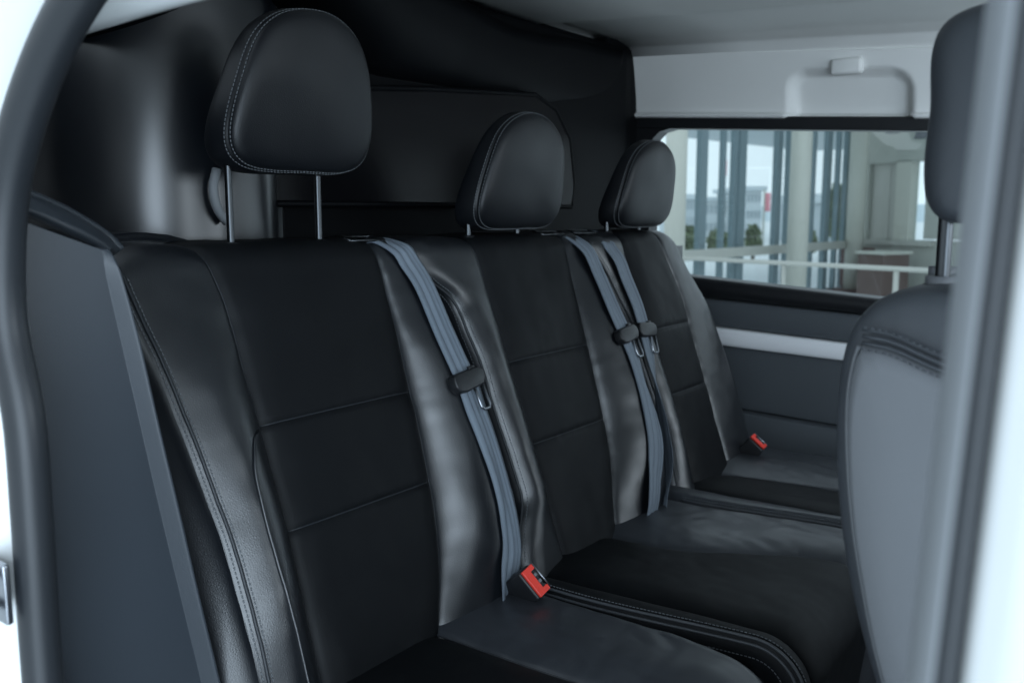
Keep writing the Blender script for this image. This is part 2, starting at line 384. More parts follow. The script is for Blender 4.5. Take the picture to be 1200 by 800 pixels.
def bush(x, ytop, D, wpx, lab):
    c = at(x, 250, D); c.z = GZ; zt = at(x, ytop, D).z; R = wpx / 2 * D / CF; H = zt - GZ
    r = empty('bush', c, lab, 'bush', 'bushes outside the glazing')
    bm = bmesh.new()
    for k in range(700):
        th, ph = random.uniform(0, 6.283), math.acos(random.uniform(-.5, 1)); q = random.uniform(.45, 1) * (1 + .3 * nz((math.cos(th) * 2, math.sin(th) * 2, ph * 2 + x), 1))
        p = c + Vector((R * q * math.sin(ph) * math.cos(th), R * q * math.sin(ph) * math.sin(th), H * (.5 + .48 * q * math.cos(ph))))
        s = random.uniform(.05, .12) * max(R, H) ; e = Vector((random.gauss(0, 1), random.gauss(0, 1), random.gauss(0, 1))).normalized(); f = e.orthogonal().normalized(); g2 = e.cross(f)
        bm.faces.new([bm.verts.new(p + f * s), bm.verts.new(p + g2 * s * .6), bm.verts.new(p - f * s), bm.verts.new(p - g2 * s * .6)])
    build('crown', bm, M_LEAF, r, False)
    bm = bmesh.new(); tube(bm, [(c.x, c.y, GZ), (c.x, c.y, GZ + H * .6)], .06, 6); build('trunk', bm, M_BARK, r)
bush(808, 262, 30, 20, 'green bush outside the glazing, leftmost of the bushes')
bush(842, 268, 30, 26, 'low green bush in front of the long pale far building')
bush(884, 264, 28, 18, 'green bush below the red banner flag')
bush(952, 270, 30, 14, 'small green bush right of the middle cream column')
bush(980, 214, 32, 15, 'tall dark bush in front of the rightmost far building')

# ------------------------------------------------------------------ the van body
van = empty('crew_van', (0.9, .5, 0), 'white crew van opened at its side door, with black bulkhead and grey headliner', 'van')
bm = bmesh.new(); box(bm, (.28, -1.7, -.06), (2.3, 1.45, 0)); build('floor_pan', bm, BLACK, van, False)
bm = bmesh.new(); prism(bm, [(-1.7, 0), (-1.25, 0), (-1.2, .25), (-1.12, .62), (-1.08, .74), (-1.16, .82), (-1.5, .86), (-1.7, .86)], 0, .36, 2.2)
build('unseen_dashboard', bm, BLACK, van, True, bevel=.03)  # out of view, added to darken what the headrests reflect
# bulkhead: one swept sheet with depth; plan runs from the door jamb, round a concave corner, then across
def bulk_plan(t):
    pts = [(.335, .80), (.375, .92), (.43, 1.07), (.50, 1.215), (.565, 1.275), (.606, 1.25), (.630, 1.20), (.664, 1.155), (.710, 1.119), (.763, 1.098), (.82, 1.090), (.875, 1.098), (.915, 1.125), (.95, 1.165), (1.02, 1.178), (1.3, 1.18), (1.7, 1.18), (2.13, 1.18)]
    f = t * (len(pts) - 1); i = min(int(f), len(pts) - 2); t2 = f - i
    P = [pts[max(i - 1, 0)], pts[i], pts[i + 1], pts[min(i + 2, len(pts) - 1)]]
    o = []
    for k in (0, 1):
        a, b, c, d = (q[k] for q in P)
        o.append(.5 * (2 * b + (c - a) * t2 + (2 * a - 5 * b + 4 * c - d) * t2 * t2 + (3 * b - a - 3 * c + d) * t2 ** 3))
    return o
bm = bmesh.new()
def bulk(u, v):
    x, y = bulk_plan(u)
    ztop = lerp(1.21, 1.37, sm((x - .65) / .4))
    z = lerp(.86, ztop, v)
    return Vector((x, y, z))
US = 13.4 / 17
grid(bm, lambda u, v: bulk(u * US, v), 150, 40); solid(build('bulkhead_corner', bm, WALLBLACK, van), .02)
bm = bmesh.new(); grid(bm, lambda u, v: bulk(US + u * (1 - US), v), 30, 40)
solid(build('bulkhead', bm, BULKFLAT, van), .02)
# near-side window frame edge and smoked window set in the bulkhead
bm = bmesh.new()
o1 = [on(*p, 1, 1.160) for p in ((300, 250), (286, 215), (300, 130), (330, 116), (500, 112), (632, 112), (664, 140), (680, 185), (682, 245))]
WX = [(.885, .965), (.86, .99), (.875, 1.10), (.93, 1.145), (1.3, 1.18), (1.64, 1.205), (1.72, 1.18), (1.78, 1.12), (1.80, 1.02), (1.79, .965)]
prism(bm, WX, 1, 1.142, 1.172)
build('bulkhead_window', bm, SMOKED, van, False, bevel=.006)
bm = bmesh.new(); tube(bm, [Vector((x, 1.145, z)) for x, z in WX] + [Vector((WX[0][0], 1.145, WX[0][1]))], .005, 8); build('window_gasket', bm, BULKFLAT, van)
bm = bmesh.new(); tube(bm, dense([on(254, 198, 1, 1.08), on(250, 220, 1, 1.08), on(255, 245, 1, 1.08), on(267, 262, 1, 1.08)], .01), .0065, 10)
build('pull_handle', bm, PILLARGREY, van)
# parcel shelf between seat tops and bulkhead
bm = bmesh.new()
def shelf(u, v):
    x = lerp(.43, 2.13, u); return Vector((x, lerp(1.30, lerp(.86, 1.02, sm((x - .45) / .12)), v), lerp(.930, .868, sm((x - .62) / .22)) - .012 * v * sm(1 - (x - .43) / .3)))
grid(bm, shelf, 60, 8); solid(build('bulkhead_shelf', bm, WALLBLACK, van), .03)
# far end post of the bulkhead
bm = bmesh.new(); box(bm, (2.02, 1.183, .80), (2.20, 1.235, 1.40)); build('bulkhead_post', bm, BULKFLAT, van, True, bevel=.012)

# headliner: swept across
def roofz(y): return 1.362 + .06 * (y - 1.15)
HP = [(.62, -.03), (.9, -.004), (1.3, 0), (1.70, .002), (1.76, .012), (1.80, .022), (2.06, .022), (2.12, .012), (2.155, -.02)]
bm = bmesh.new()
def head(u, v):
    f = u * (len(HP) - 1); i = min(int(f), len(HP) - 2); t = f - i; x = lerp(HP[i][0], HP[i + 1][0], t); dz = lerp(HP[i][1], HP[i + 1][1], t)
    y = lerp(-1.0, 1.24, v); return Vector((x, y, max(roofz(y), 1.30) + dz))
grid(bm, head, 64, 6); solid(build('headliner', bm, HEADLINER, van), .03)
# black overhead front lip of the bulkhead
bm = bmesh.new()
lip = [(.46, 1.125), (.66, 1.20), (.80, 1.30), (1.10, 1.352), (1.40, 1.350), (1.47, 1.340), (1.56, 1.332), (1.70, 1.338), (1.80, 1.350), (2.095, 1.362)]
lipz = curve(lip); lipy = curve([(.46, .84), (.8, 1.0), (1.1, 1.07), (1.4, 1.13), (1.8, 1.16), (2.16, 1.185)])
def liph(u, v):
    x = lerp(.64, 2.095, u); z = lipz(x); a = v * math.pi / 2
    return Vector((x, lerp(lipy(x), 1.20, 1 - math.cos(a)), z - (.02 + .14 * sm((x - .85) / .35)) * math.sin(a)))
grid(bm, liph, 60, 10); solid(build('bulkhead_header', bm, BULKFLAT, van), .035)

# far side: headliner panel, window, door panel
FX = 2.18
def zl(a, b):                                    # a body line on the far wall given at Y 1.18 and Y .47
    return lambda y: b + (a - b) * (y - .47) / .71
L_crease, L_pan = zl(1.372, 1.316), zl(1.208, 1.163)
L_wtop, L_wbot = zl(1.174, 1.130), zl(.800, .752)
L_dark, L_s1, L_s2, L_p, L_bot = zl(.744, .713), zl(.671, .641), zl(.624, .600), zl(.462, .436), zl(.40, .37)
def strip(name, la, lb, x, th, m, y0=-.5, y1=1.2, bulge=0., bevel=.004, n=24):
    bm = bmesh.new(); A = []
    for k in range(n + 1):
        y = lerp(y0, y1, k / n); ring = []
        for q in range(9):
            t = q / 8; ring.append((x - bulge * math.sin(math.pi * t) ** .6, y, lerp(lb(y), la(y), t)))
        ring += [(x + th, y, la(y)), (x + th, y, lb(y))]
        A.append([bm.verts.new(p) for p in ring])
    for a, b in zip(A, A[1:]):
        for q in range(len(a)): bm.faces.new((a[q], a[(q + 1) % len(a)], b[(q + 1) % len(b)], b[q]))
    bm.faces.new(A[0]); bm.faces.new(A[-1][::-1])
    return build(name, bm, m, van, True, bevel=bevel)
# side headliner panel with a recessed grab pocket
pk0, pk1 = .492, .775
def pocket(y, z):
    zt = lerp(1.268, 1.290, (y - pk0) / (pk1 - pk0)); zb = L_pan(y)
    cx, hw = (pk0 + pk1) / 2, (pk1 - pk0) / 2
    dx = hw - abs(y - cx); dz = zt - z
    if dx > 0.05 or dz > .05: d = min(dx, dz)
    else: d = .05 - math.hypot(.05 - min(dx, .05), .05 - min(dz, .05)) 
    return sm((d + .004) / .026) * .036
bm = bmesh.new()
def sidehead(u, v):
    y = lerp(-.5, 1.2, u); z = lerp(L_pan(y), L_crease(y) - .012, v)
    x = FX - .012 - .026 * v ** 1.5 - .012 * (1 - sm(v / .06))
    return Vector((x + pocket(y, z) * (1 - .35 * sm((z - 1.17) / .1)), y, z))
grid(bm, sidehead, 260, 60); solid(build('side_headliner', bm, HEADLINER, van), .012)
bm = bmesh.new(); a = on(993, 76, 0, 2.15); box(bm, (2.135, a.y - .035, a.z - .022), (2.165, a.y + .035, a.z + .014)); build('coat_hook', bm, HEADLINER, van, True, bevel=.008)
strip('window_top_trim', lambda y: L_pan(y) - .002, L_wtop, FX - .012, .05, BLACK)
strip('window_lower_trim', L_wbot, L_dark, FX - .022, .06, BLACK, bulge=.012)
strip('door_panel_upper', lambda y: L_dark(y) - .003, lambda y: L_s1(y) + .002, FX - .02, .06, GREYPLASTIC, bulge=.008)
strip('armrest_strip', L_s1, L_s2, FX - .034, .07, SILVER, bulge=.006)
strip('door_panel', lambda y: L_s2(y) - .002, lambda y: L_p(y) + .003, FX - .016, .06, GREYPLASTIC, bulge=.004)
strip('door_pocket', L_p, lambda y: .02, FX - .045, .09, GREYPLASTIC, bulge=.01)
bm = bmesh.new(); prism(bm, [(1.14, L_wbot(1.14)), (1.2, L_wbot(1.2)), (1.2, L_wtop(1.2)), (1.085, L_wtop(1.085)), (1.115, L_wtop(1.115) - .008), (1.134, L_wtop(1.134) - .026), (1.14, L_wtop(1.14) - .055)], 0, FX - .010, FX + .038)
build('window_rear_trim', bm, BLACK, van, False)
bm = bmesh.new(); A = [(-.5, L_wbot(-.5)), (1.19, L_wbot(1.19)), (1.19, L_wtop(1.19)), (-.5, L_wtop(-.5))]; prism(bm, A, 0, FX + .012, FX + .016)
build('side_window', bm, VANGLASS, van, False)
bm = bmesh.new(); box(bm, (FX + .045, -.5, 0), (FX + .08, 1.45, .72)); build('outer_door_skin', bm, PAINT, van, False)
bm = bmesh.new(); box(bm, (.62, -1.0, 1.41), (FX + .08, 1.45, 1.44)); build('roof_skin', bm, PAINT, van, False)
bm = bmesh.new(); box(bm, (.40, 1.38, 0), (FX + .08, 1.40, 1.41)); build('cargo_wall', bm, BLACK, van, False)

# near side: jamb trim panel beside the seat, seal, pillars
bm = bmesh.new()
# right (inner) edge follows the seat side; left edge at the seal
rows_y = (900, 800, 700, 600, 500, 400, 325, 302, 290)
ix = (284, 262, 238, 215, 191, 168, 147, 137, 129); rx = (258, 236, 212, 188, 165, 142, 125, 121, 117); ox = (62, 58, 54, 49, 42, 32, 24, 24, 30)
oy = (900, 800, 700, 600, 500, 400, 318, 278, 256); iY = (.760, .760, .760, .760, .761, .762, .765, .771, .778)
colO = [on(x, y, 1, .778) for x, y in zip(ox, oy)]; colR = [on(x, y, 1, .776) for x, y in zip(rx, rows_y)]
colI = [on(x, y, 1, Y) for x, y, Y in zip(ix, rows_y, iY)]
colB = [p + Vector((.012, .085, 0)) for p in colI]
def colat(c, v):
    f = v * 8; i = min(int(f), 7); t = f - i; P = [c[max(i - 1, 0)], c[i], c[i + 1], c[min(i + 2, 8)]]
    return .5 * (2 * P[1] + (P[2] - P[0]) * t + (2 * P[0] - 5 * P[1] + 4 * P[2] - P[3]) * t * t + (3 * P[1] - P[0] - 3 * P[2] + P[3]) * t ** 3)
bm = bmesh.new()
def side_trim(u, v):
    O, R, I, B = (colat(c, v) for c in (colO, colR, colI, colB))
    if u < .06: p = (O + Vector((-.004, .09, 0))).lerp(O, u / .06)
    elif u < .7: p = O.lerp(R, (u - .06) / .64)
    elif u < .86: p = R.lerp(I, (u - .7) / .16 * .70)
    elif u < .96:
        t = (u - .86) / .10; a, c = R.lerp(I, .70), I.lerp(B, .16); p = a * (1 - t) ** 2 + I * (2 * t * (1 - t)) + c * t * t
    else: p = I.lerp(B, .16 + .84 * (u - .96) / .04)
    p.y += .016 * sm((v - .965) / .035)
    return p
grid(bm, side_trim, 100, 140)
build('side_trim_panel', bm, TRIM, van, bevel=.004)
shA = dense([on(20, 245, 1, .812), on(46, 250, 1, .812), on(90, 268, 1, .812), on(116, 282, 1, .814), on(132, 295, 1, .818)], .004)
shB = dense([on(20, 222, 1, .82), on(38, 229, 1, .83), on(82, 249, 1, .850), on(124, 275, 1, .856), on(142, 293, 1, .850)], .004)
bm = bmesh.new()
def shoulder(u, v):
    a = samp(shA, u); b = samp(shB, u)
    return a.lerp(b, v) + Vector((0, 0, .004 * math.sin(math.pi * v)))
grid(bm, shoulder, 40, 12); solid(build('trim_shoulder', bm, TRIM, van), .01)
bm = bmesh.new(); tube(bm, shB, .0045, 10); build('trim_top_bead', bm, TRIM, van)

sealp = [(.33, .715, .0), (.33, .716, .30), (.33, .725, .55), (.33, .722, .70), (.33, .722, .79), (.33, .739, .86), (.33, .734, .92), (.33, .713, .98), (.33, .668, 1.038), (.33, .607, 1.088), (.33, .53, 1.125), (.33, .42, 1.15), (.33, .2, 1.165), (.325, .075, 1.165)]
bm = bmesh.new(); SP = dense(sealp, .015); tube(bm, SP, .0155, 14); build('door_seal', bm, RUBBER, van)
bm = bmesh.new(); JT = dense([Vector((.352, p[1] + .032, p[2])) for p in sealp[:6]] + [Vector((.352, .768, .915))], .015); tube(bm, JT, .010, 10, flat=.6); build('jamb_trim', bm, GREYPLASTIC, van)
bm = bmesh.new(); box(bm, (.336, .742, .30), (.362, .775, .545)); build('jamb_cover', bm, GREYPLASTIC, van, True, bevel=.006)
# white painted jamb behind the seal: follows the same outline, outwards
bm = bmesh.new()
def jamb(u, v):
    p = SP[min(int(u * (len(SP) - 1)), len(SP) - 1)]; k = min(int(u * (len(SP) - 1)), len(SP) - 2); t = (SP[k + 1] - SP[k]).normalized()
    o = Vector((0, t.z, -t.y)); q = v * .30
    return p + o * (.004 + q) + Vector((.012 - .05 * sm(q / .05) - .06 * sm((q - .06) / .2), 0, 0))
grid(bm, jamb, len(SP) - 1, 24); solid(build('rear_pillar', bm, PAINT, van), .012)
# painted rail over the door, inside
bm = bmesh.new(); rl = [(.425, .80, 1.094), (.43, .775, 1.104), (.43, .735, 1.110), (.43, .68, 1.113), (.43, .60, 1.115), (.43, .45, 1.118), (.43, .2, 1.12), (.43, -.4, 1.11)]
RD = dense(rl, .02)
def railf(u, v):
    p = samp(RD, u); a = v * 2 * math.pi
    taper = .55 + .45 * sm(u * 12)
    c_, s_ = math.cos(a), math.sin(a); pw = lambda q: math.copysign(abs(q) ** .6, q)
    return p + Vector((.016 * pw(c_) - .022, 0, .046 * taper + .056 * pw(s_) * taper - .004))
grid(bm, lambda u, v: railf(u, v), 60, 20); build('door_rail', bm, PAINT, van)
bm = bmesh.new(); box(bm, (.46, -.5, 1.22), (.66, .86, 1.36)); build('roof_side_lining', bm, HEADLINER, van, True, bevel=.03)
# door striker on the painted jamb
st = on(4, 702, 0, .30)
bm = bmesh.new(); tube(bm, dense([st + Vector((.0, .045, .012)), st + Vector((-.02, .02, .013)), st + Vector((-.022, -.008, .008)), st + Vector((-.018, -.012, -.004)), st + Vector((-.012, .0, -.012)), st + Vector((0, .045, -.013))], .004), .005, 10); build('door_striker', bm, CHROME, van)
bm = bmesh.new(); obox(bm, st + Vector((.006, .03, 0)), Vector((1, 0, 0)), Vector((0, 1, 0)), UPW, .006, .05, .05); build('striker_plate', bm, CHROME, van, True, bevel=.002)

# centre pillar on the right: grey trim, seal and white outside
bm = bmesh.new()
def pillar_trim(u, v):
    z = lerp(0, 1.3, v); yc = .051 + (1.0 - z) * .044
    prof = [(.335, .0045), (.322, .0032), (.306, .0005), (.288, -.0035), (.272, -.0060), (.260, -.0105), (.254, -.0150), (.258, -.0185)]
    f = u * (len(prof) - 1); i = min(int(f), len(prof) - 2); t = f - i
    x = lerp(prof[i][0], prof[i + 1][0], t); y = lerp(prof[i][1], prof[i + 1][1], t)
    return Vector((x, yc + y, z))
grid(bm, pillar_trim, 24, 20); solid(build('centre_pillar_trim', bm, PILLARGREY, van), .01)
bm = bmesh.new(); tube(bm, [Vector((.256, .051 + (1.0 - z) * .044 - .0185, z)) for z in (0, .3, .6, .9, 1.3)], .0035, 10); build('pillar_seal', bm, RUBBER, van)
bm = bmesh.new()
def pil_out(u, v):
    z = lerp(0, 1.3, v); yc = .051 + (1.0 - z) * .044 - .009
    prof = [(.258, -.0120), (.250, -.0150), (.242, -.024), (.236, -.036), (.235, -.06), (.235, -.30)]
    f = u * (len(prof) - 1); i = min(int(f), len(prof) - 2); t = f - i
    return Vector((lerp(prof[i][0], prof[i + 1][0], t), yc + lerp(prof[i][1], prof[i + 1][1], t), z))
grid(bm, pil_out, 20, 10); solid(build('centre_pillar', bm, PAINT, van), .008)

# ------------------------------------------------------------------ rear bench
bench = empty('rear_bench_seat', (1.24, .6, 0), 'black leather three-place rear bench with double-stitched seams and headrests', 'bench seat')
J = Vector((0, .735, .405)); EV = Vector((0, .3518, .9361)); NV = Vector((0, -.9361, .3518))
S0, RT = .512, .04; ARC = RT * math.radians(69.4)
def bprof(s):                                    # bench back profile: point and outward normal
    if s <= S0: return J + EV * s, NV
    c = J + EV * S0 - NV * RT
    if s <= S0 + ARC:
        a = (s - S0) / RT; n = NV * math.cos(a) + EV * math.sin(a); return c + n * RT, n
    n = Vector((0, 0, 1)); q = s - S0 - ARC
    if q < .075: return c + n * RT + Vector((0, q, 0)), n
    a = min((q - .075) / .03, 1.57); n = Vector((0, math.sin(a), math.cos(a)))
    return c + Vector((0, .075, RT - .03)) + n * .03, n
SEND = S0 + ARC + .075 + .045
def corner(x, s):                                # rounded top corners of the bench
    k = sm((s - .34) / .2)
    return -.075 * k * clamp((x - 1.83) / .11) ** 2 - .02 * k * clamp((.60 - x) / .085) ** 2
def BK(x, s, h):
    p, n = bprof(s); wr = .0016 * nz((x * 1, s, .3), 14) + .0008 * nz((x, s, 1.7), 33)
    q = p + n * (h + wr); q.x = x; q.z += corner(x, s); return q
def back_patch(name, XL, XR, s0, s1, hf, nt, nv, m, par, wrinkle=None):
    bm = bmesh.new()
    def f(u, v):
        s = lerp(s0, s1, v); a, b = XL(s), XR(s); x = lerp(a, b, u); h = hf(u, s, b - a, v)
        return BK(x, s, h)
    grid(bm, f, nt, nv); return build(name, bm, m, par)
def bolster_h(side, ro=.036, low=1.):            # side: which u is the outer edge
    HA = (.028, .035)[side] * low
    def f(u, s, w, v):
        d = (u if side == 0 else 1 - u) * w; x = (w - d) / w
        top = 1 - .75 * sm((s - .34) / .19)
        H = (HA + .016 * low * sm((.46 - s) / .30)) * top * (.5 + .5 * sm((s + .02) / .16))
        hin = H * (1 - (1 - min(x / .66, 1)) ** 1.9)
        k = math.sqrt(max(0, 1 - (1 - min(d / ro, 1)) ** 2)) if ro < .05 else 1 - (1 - min(d / ro, 1)) ** 1.6
        e0 = -.028 if ro < .05 else .010
        g_ = -.0045 * math.exp(-(w - d) / .0035)
        pk = .0009 * math.exp(-(w - d) / .016) * nz((s * 3, w, side), 22) + .0008 * math.exp(-d / .03) * nz((s * 2.5, side, w * 3), 20)
        return e0 + (hin - e0) * k + g_ * k + pk
    return f
def centre_h(v_edges):
    def f(u, s, w, v):
        d = min(u, 1 - u) * w; dv = 1.0
        for e in v_edges: dv = min(dv, abs(s - e))
        top = 1 - .5 * sm((s - .40) / .15)
        puff = .010 * top * (1 - (1 - min(d / .05, 1)) ** 2)
        return puff - .0045 * math.exp(-d / .0035) - .0028 * math.exp(-dv / .003) + .0009 * math.exp(-min(d, dv) / .02) * nz((u * 3, s * 6, w), 7)
    return f
cst = lambda c: (lambda s: c)
SEATS = [
 dict(OL=curve([(-.1, .556), (.1, .560), (.2, .559), (.3, .549), (.4, .537), (.48, .525), (.53, .519), (.66, .517)], .015), SL=curve([(-.1, .64), (.094, .645), (.2, .652), (.34, .653), (.48, .655), (.537, .640), (.58, .632), (.66, .628)], .022),
      SR=curve([(-.1, .80), (.01, .843), (.10, .887), (.23, .908), (.42, .921), (.53, .926), (.66, .926)], .022), OR=curve([(-.1, .985), (.05, .992), (.10, 1.0), (.20, 1.010), (.40, 1.005), (.46, .992), (.50, .978), (.66, .972)], .022), lines=(.318, .191)),
 dict(OL=curve([(-.1, 1.01), (.042, 1.032), (.086, 1.052), (.114, 1.072), (.23, 1.069), (.34, 1.070), (.436, 1.061), (.461, 1.041), (.478, 1.013), (.508, .998), (.531, .986), (.66, .984)]), SL=curve([(-.1, 1.14), (.3, 1.148), (.48, 1.150), (.58, 1.145), (.66, 1.145)], .022),
      SR=curve([(-.1, 1.28), (.02, 1.310), (.146, 1.366), (.318, 1.389), (.48, 1.412), (.53, 1.420), (.66, 1.422)], .022), OR=curve([(-.1, 1.47), (.1, 1.488), (.45, 1.492), (.52, 1.487), (.66, 1.487)], .022), lines=(.328, .191)),
 dict(OL=curve([(-.1, 1.53), (.1, 1.565), (.35, 1.563), (.46, 1.540), (.52, 1.512), (.66, 1.508)]), SL=curve([(-.1, 1.62), (.5, 1.632), (.66, 1.63)], .022),
      SR=curve([(-.1, 1.78), (.1, 1.80), (.4, 1.825), (.5, 1.80), (.66, 1.80)], .022), OR=curve([(-.1, 1.93), (.1, 1.945), (.35, 1.945), (.5, 1.925), (.66, 1.91)], .022), lines=(.328, .191)),
]
core_bm = bmesh.new()
def core(u, v):
    x = lerp(.55, 1.915, v); s = u
    return None
ring_s = [-.12 + (SEND + .10) * k / 40 for k in range(41)]
def corepts(x):
    front = [BK(x, s, -.027) for s in ring_s]
    bk = [Vector((x, 1.07, .84)), Vector((x, .98, .35)), Vector((x, .78, .25))]
    return front + bk
cols = [[core_bm.verts.new(p) for p in corepts(lerp(.545, 1.925, k / 60))] for k in range(61)]
for a, b in zip(cols, cols[1:]):
    n = len(a)
    for q in range(n): core_bm.faces.new((a[q], a[(q + 1) % n], b[(q + 1) % n], b[q]))
core_bm.faces.new(cols[0]); core_bm.faces.new(cols[-1][::-1])
build('back_shell', core_bm, BLACK, bench)

def back_stitch(bm, X, s0, s1, h, side=0.):
    n = int((s1 - s0) / .02)
    pts = [BK(X(s) + side, s, h(s) if callable(h) else h) for s in [lerp(s0, s1, k / n) for k in range(n + 1)]]
    stitch_mesh(bm, pts, NV)

sb_roots = []
for i, d in enumerate(SEATS):
    sb = empty('seat_back', (0, 0, 0)); sb.parent = bench; sb.location = Vector((lerp(d['SL'](.2), d['SR'](.2), .5), .735, .405)) - bench.location
    back_patch('side_bolster', d['OL'], d['SL'], -.10, SEND, bolster_h(0, .078 if i == 0 else .049, 1. if i == 0 else .6), 44, 150, LEATHER, sb)
    back_patch('side_bolster', d['SR'], d['OR'], -.10, SEND, bolster_h(1, .036, .3 if i == 2 else 1.), 44, 150, LEATHER, sb)
    e0, e1 = d['lines']; ch = centre_h((e0, e1))
    for a, b in ((-.10, e1), (e1, e0), (e0, SEND)):
        back_patch('centre_panel', d['SL'], d['SR'], a, b, ch, 40, max(20, int((b - a) / .005)), LEATHER_C, sb)
    sb_roots.append(sb)
# side face of the bench, near end, and its double-stitched piping
bm = bmesh.new()
def side_face(u, v):
    s = lerp(-.10, S0 + ARC + .03, v); p = BK(SEATS[0]['OL'](s) + .0005, s, .0105)
    q = p - bprof(s)[1] * (u * .085); k = 1 - .7 * sm((s - .38) / .12); q.x -= k * .034 * sm(u / .6); return q
grid(bm, side_face, 20, 100); build('side_face', bm, LEATHER, sb_roots[0])
bm = bmesh.new(); bh = bolster_h(0, .078)
def edge_h(k):
    def h(s): w = SEATS[0]['SL'](s) - SEATS[0]['OL'](s); return bh(k / w, s, w, 0) + .0008
    return h
for k in (.0035, .0125): back_stitch(bm, SEATS[0]['OL'], .0, .52, edge_h(k), k)
build('stitching', bm, THREAD, sb_roots[0], kind='stuff')
bm = bmesh.new(); tube(bm, [BK(SEATS[0]['OL'](s) + .0085, s, edge_h(.0085)(s) + .0002) for s in [lerp(-.02, .53, k / 60) for k in range(61)]], .0022, 8); build('piping', bm, PIPE, sb_roots[0])
# piping of the middle and far seats along the belt slots
for i in (1, 2):
    bh = bolster_h(0, .049, .6); O = SEATS[i]['OL']; Sx = SEATS[i]['SL']
    def eh(k, O=O, Sx=Sx): return lambda s: bh(k / (Sx(s) - O(s)), s, Sx(s) - O(s), 0) + .0006
    bm = bmesh.new()
    for k in (.003, .013): back_stitch(bm, O, .03, .53, eh(k), k)
    build('stitching', bm, THREAD, sb_roots[i], kind='stuff')
    bm = bmesh.new(); tube(bm, [BK(O(s) + .008, s, eh(.008)(s)) for s in [lerp(.0, .535, k / 70) for k in range(71)]], .0022, 8); build('piping', bm, PIPE, sb_roots[i])
# panel seams: a thin cord in each groove
for i, d in enumerate(SEATS):
    bm = bmesh.new()
    for X in (d['SL'], d['SR']): tube(bm, [BK(X(s), s, -.0040) for s in [lerp(0, .60, k / 70) for k in range(71)]], .0013, 6)
    for e in d['lines']: tube(bm, [BK(lerp(d['SL'](e), d['SR'](e), k / 30), e, centre_h(d['lines'])(k / 30, e, d['SR'](e) - d['SL'](e), 0) - .0003) for k in range(31)], .0011, 6)
    build('seam', bm, PIPE, sb_roots[i])
# curved cut-out seam low on the near outer bolster
bm = bmesh.new(); d = SEATS[0]; bh = bolster_h(0, .078)
cc = dense([BK(x, s, .024) for x, s in ((.636, .312), (.622, .303), (.610, .280), (.605, .255), (.602, .205), (.603, .137), (.607, .078), (.612, .0))], .008)
pts = []
for p in cc:
    s = (p - J).dot(EV); w = d['SL'](s) - d['OL'](s); x = p.x; pts.append(BK(x, s, bh((x - d['OL'](s)) / w, s, w, 0) + .0012))
tube(bm, pts, .0020, 8); build('piping', bm, LEATHER, sb_roots[0])

# headrests
def headrest(x, y, z, W_, H_, D_, rods_z, rodx, m=LEATHER_H):
    r = empty('headrest', Vector((x, y, z)) - bench.location); r.parent = bench
    def shape(u, v):
        # v: front centre -> seam -> side -> back centre ; u: round the outline
        a = u * 2 * math.pi; ca, sa = math.cos(a), math.sin(a); n = 3.7 - 1.5 * sa
        k = (abs(ca) ** n + abs(sa) ** n) ** (-1 / n); ex, ez = ca * k, sa * k
        # radial scale and depth along v
        if v < .45:
            q = v / .45; rs = math.sin(q * math.pi / 2) ** .9 * .965; dep = -.5 * D_ - .012 * (1 - q ** 2) + .010 * q ** 6
        elif v < .75:
            q = (v - .45) / .30; rs = .965 + .035 * math.sin(q * math.pi * .7) ; dep = lerp(-.5 * D_ + .010, .22 * D_, q)
        else:
            q = (v - .75) / .25; c_ = math.cos(q * math.pi / 2); rs = (.965 + .035 * math.sin(.7 * math.pi)) * c_ ** .55; dep = lerp(.22 * D_, .5 * D_, math.sin(q * math.pi / 2))
        seam = math.exp(-((v - .45) / .018) ** 2); rs -= .020 * seam
        zz = ez * rs; xx = ex * rs * (1 - .25 * sm((zz + .7) / 1.7))
        bot = sm((-zz - .55) / .45); dep = dep * (1 - .12 * sm(zz)) if dep < 0 else dep * (1 - .75 * sm((zz + .9) / 1.7));
        p = Vector((x + xx * W_ / 2, y + dep - zz * H_ / 2 * .21, z + H_ / 2 + zz * H_ / 2))
        p += Vector((0, 0, 1)) * .0015 * nz((p.x, p.y, p.z), 18) + Vector((0, 1, 0)) * .002 * nz((p.x, p.z, x), 14)
        return p
    bm = bmesh.new(); grid(bm, shape, 96, 80, True); bmesh.ops.remove_doubles(bm, verts=bm.verts, dist=1e-5)
    build('cushion', bm, m, r)
    ctr = Vector((x, y, z + H_ / 2)); bm = bmesh.new()
    for v in (.418, .482):
        pts = [shape(k / 90, v) for k in range(91)]; pts = [p + (p - ctr).normalized() * .0008 for p in pts]
        stitch_mesh(bm, pts, lambda p: Vector((p.x - ctr.x, -.03, p.z - ctr.z)).normalized())
    build('stitching', bm, THREAD, r, kind='stuff')
    for sx in rodx:
        bm = bmesh.new(); tube(bm, [(sx, .950, rods_z - .01), (sx, .950, z + .03)], .0046, 14, False); build('rod', bm, DARKSTEEL, r)
        bm = bmesh.new(); tube(bm, [(sx, .950, rods_z - .012), (sx, .950, rods_z + .004)], .011, 14); build('rod_socket', bm, BLACK, r)
    return r
headrest(.790, .928, 1.000, .244, .203, .068, .910, (.699, .843))['label'] = 'headrest raised high on two bare rods'
headrest(1.270, .932, .920, .252, .200, .070, .910, (1.168, 1.306))
headrest(1.724, .932, .918, .240, .185, .066, .910, (1.622, 1.760))

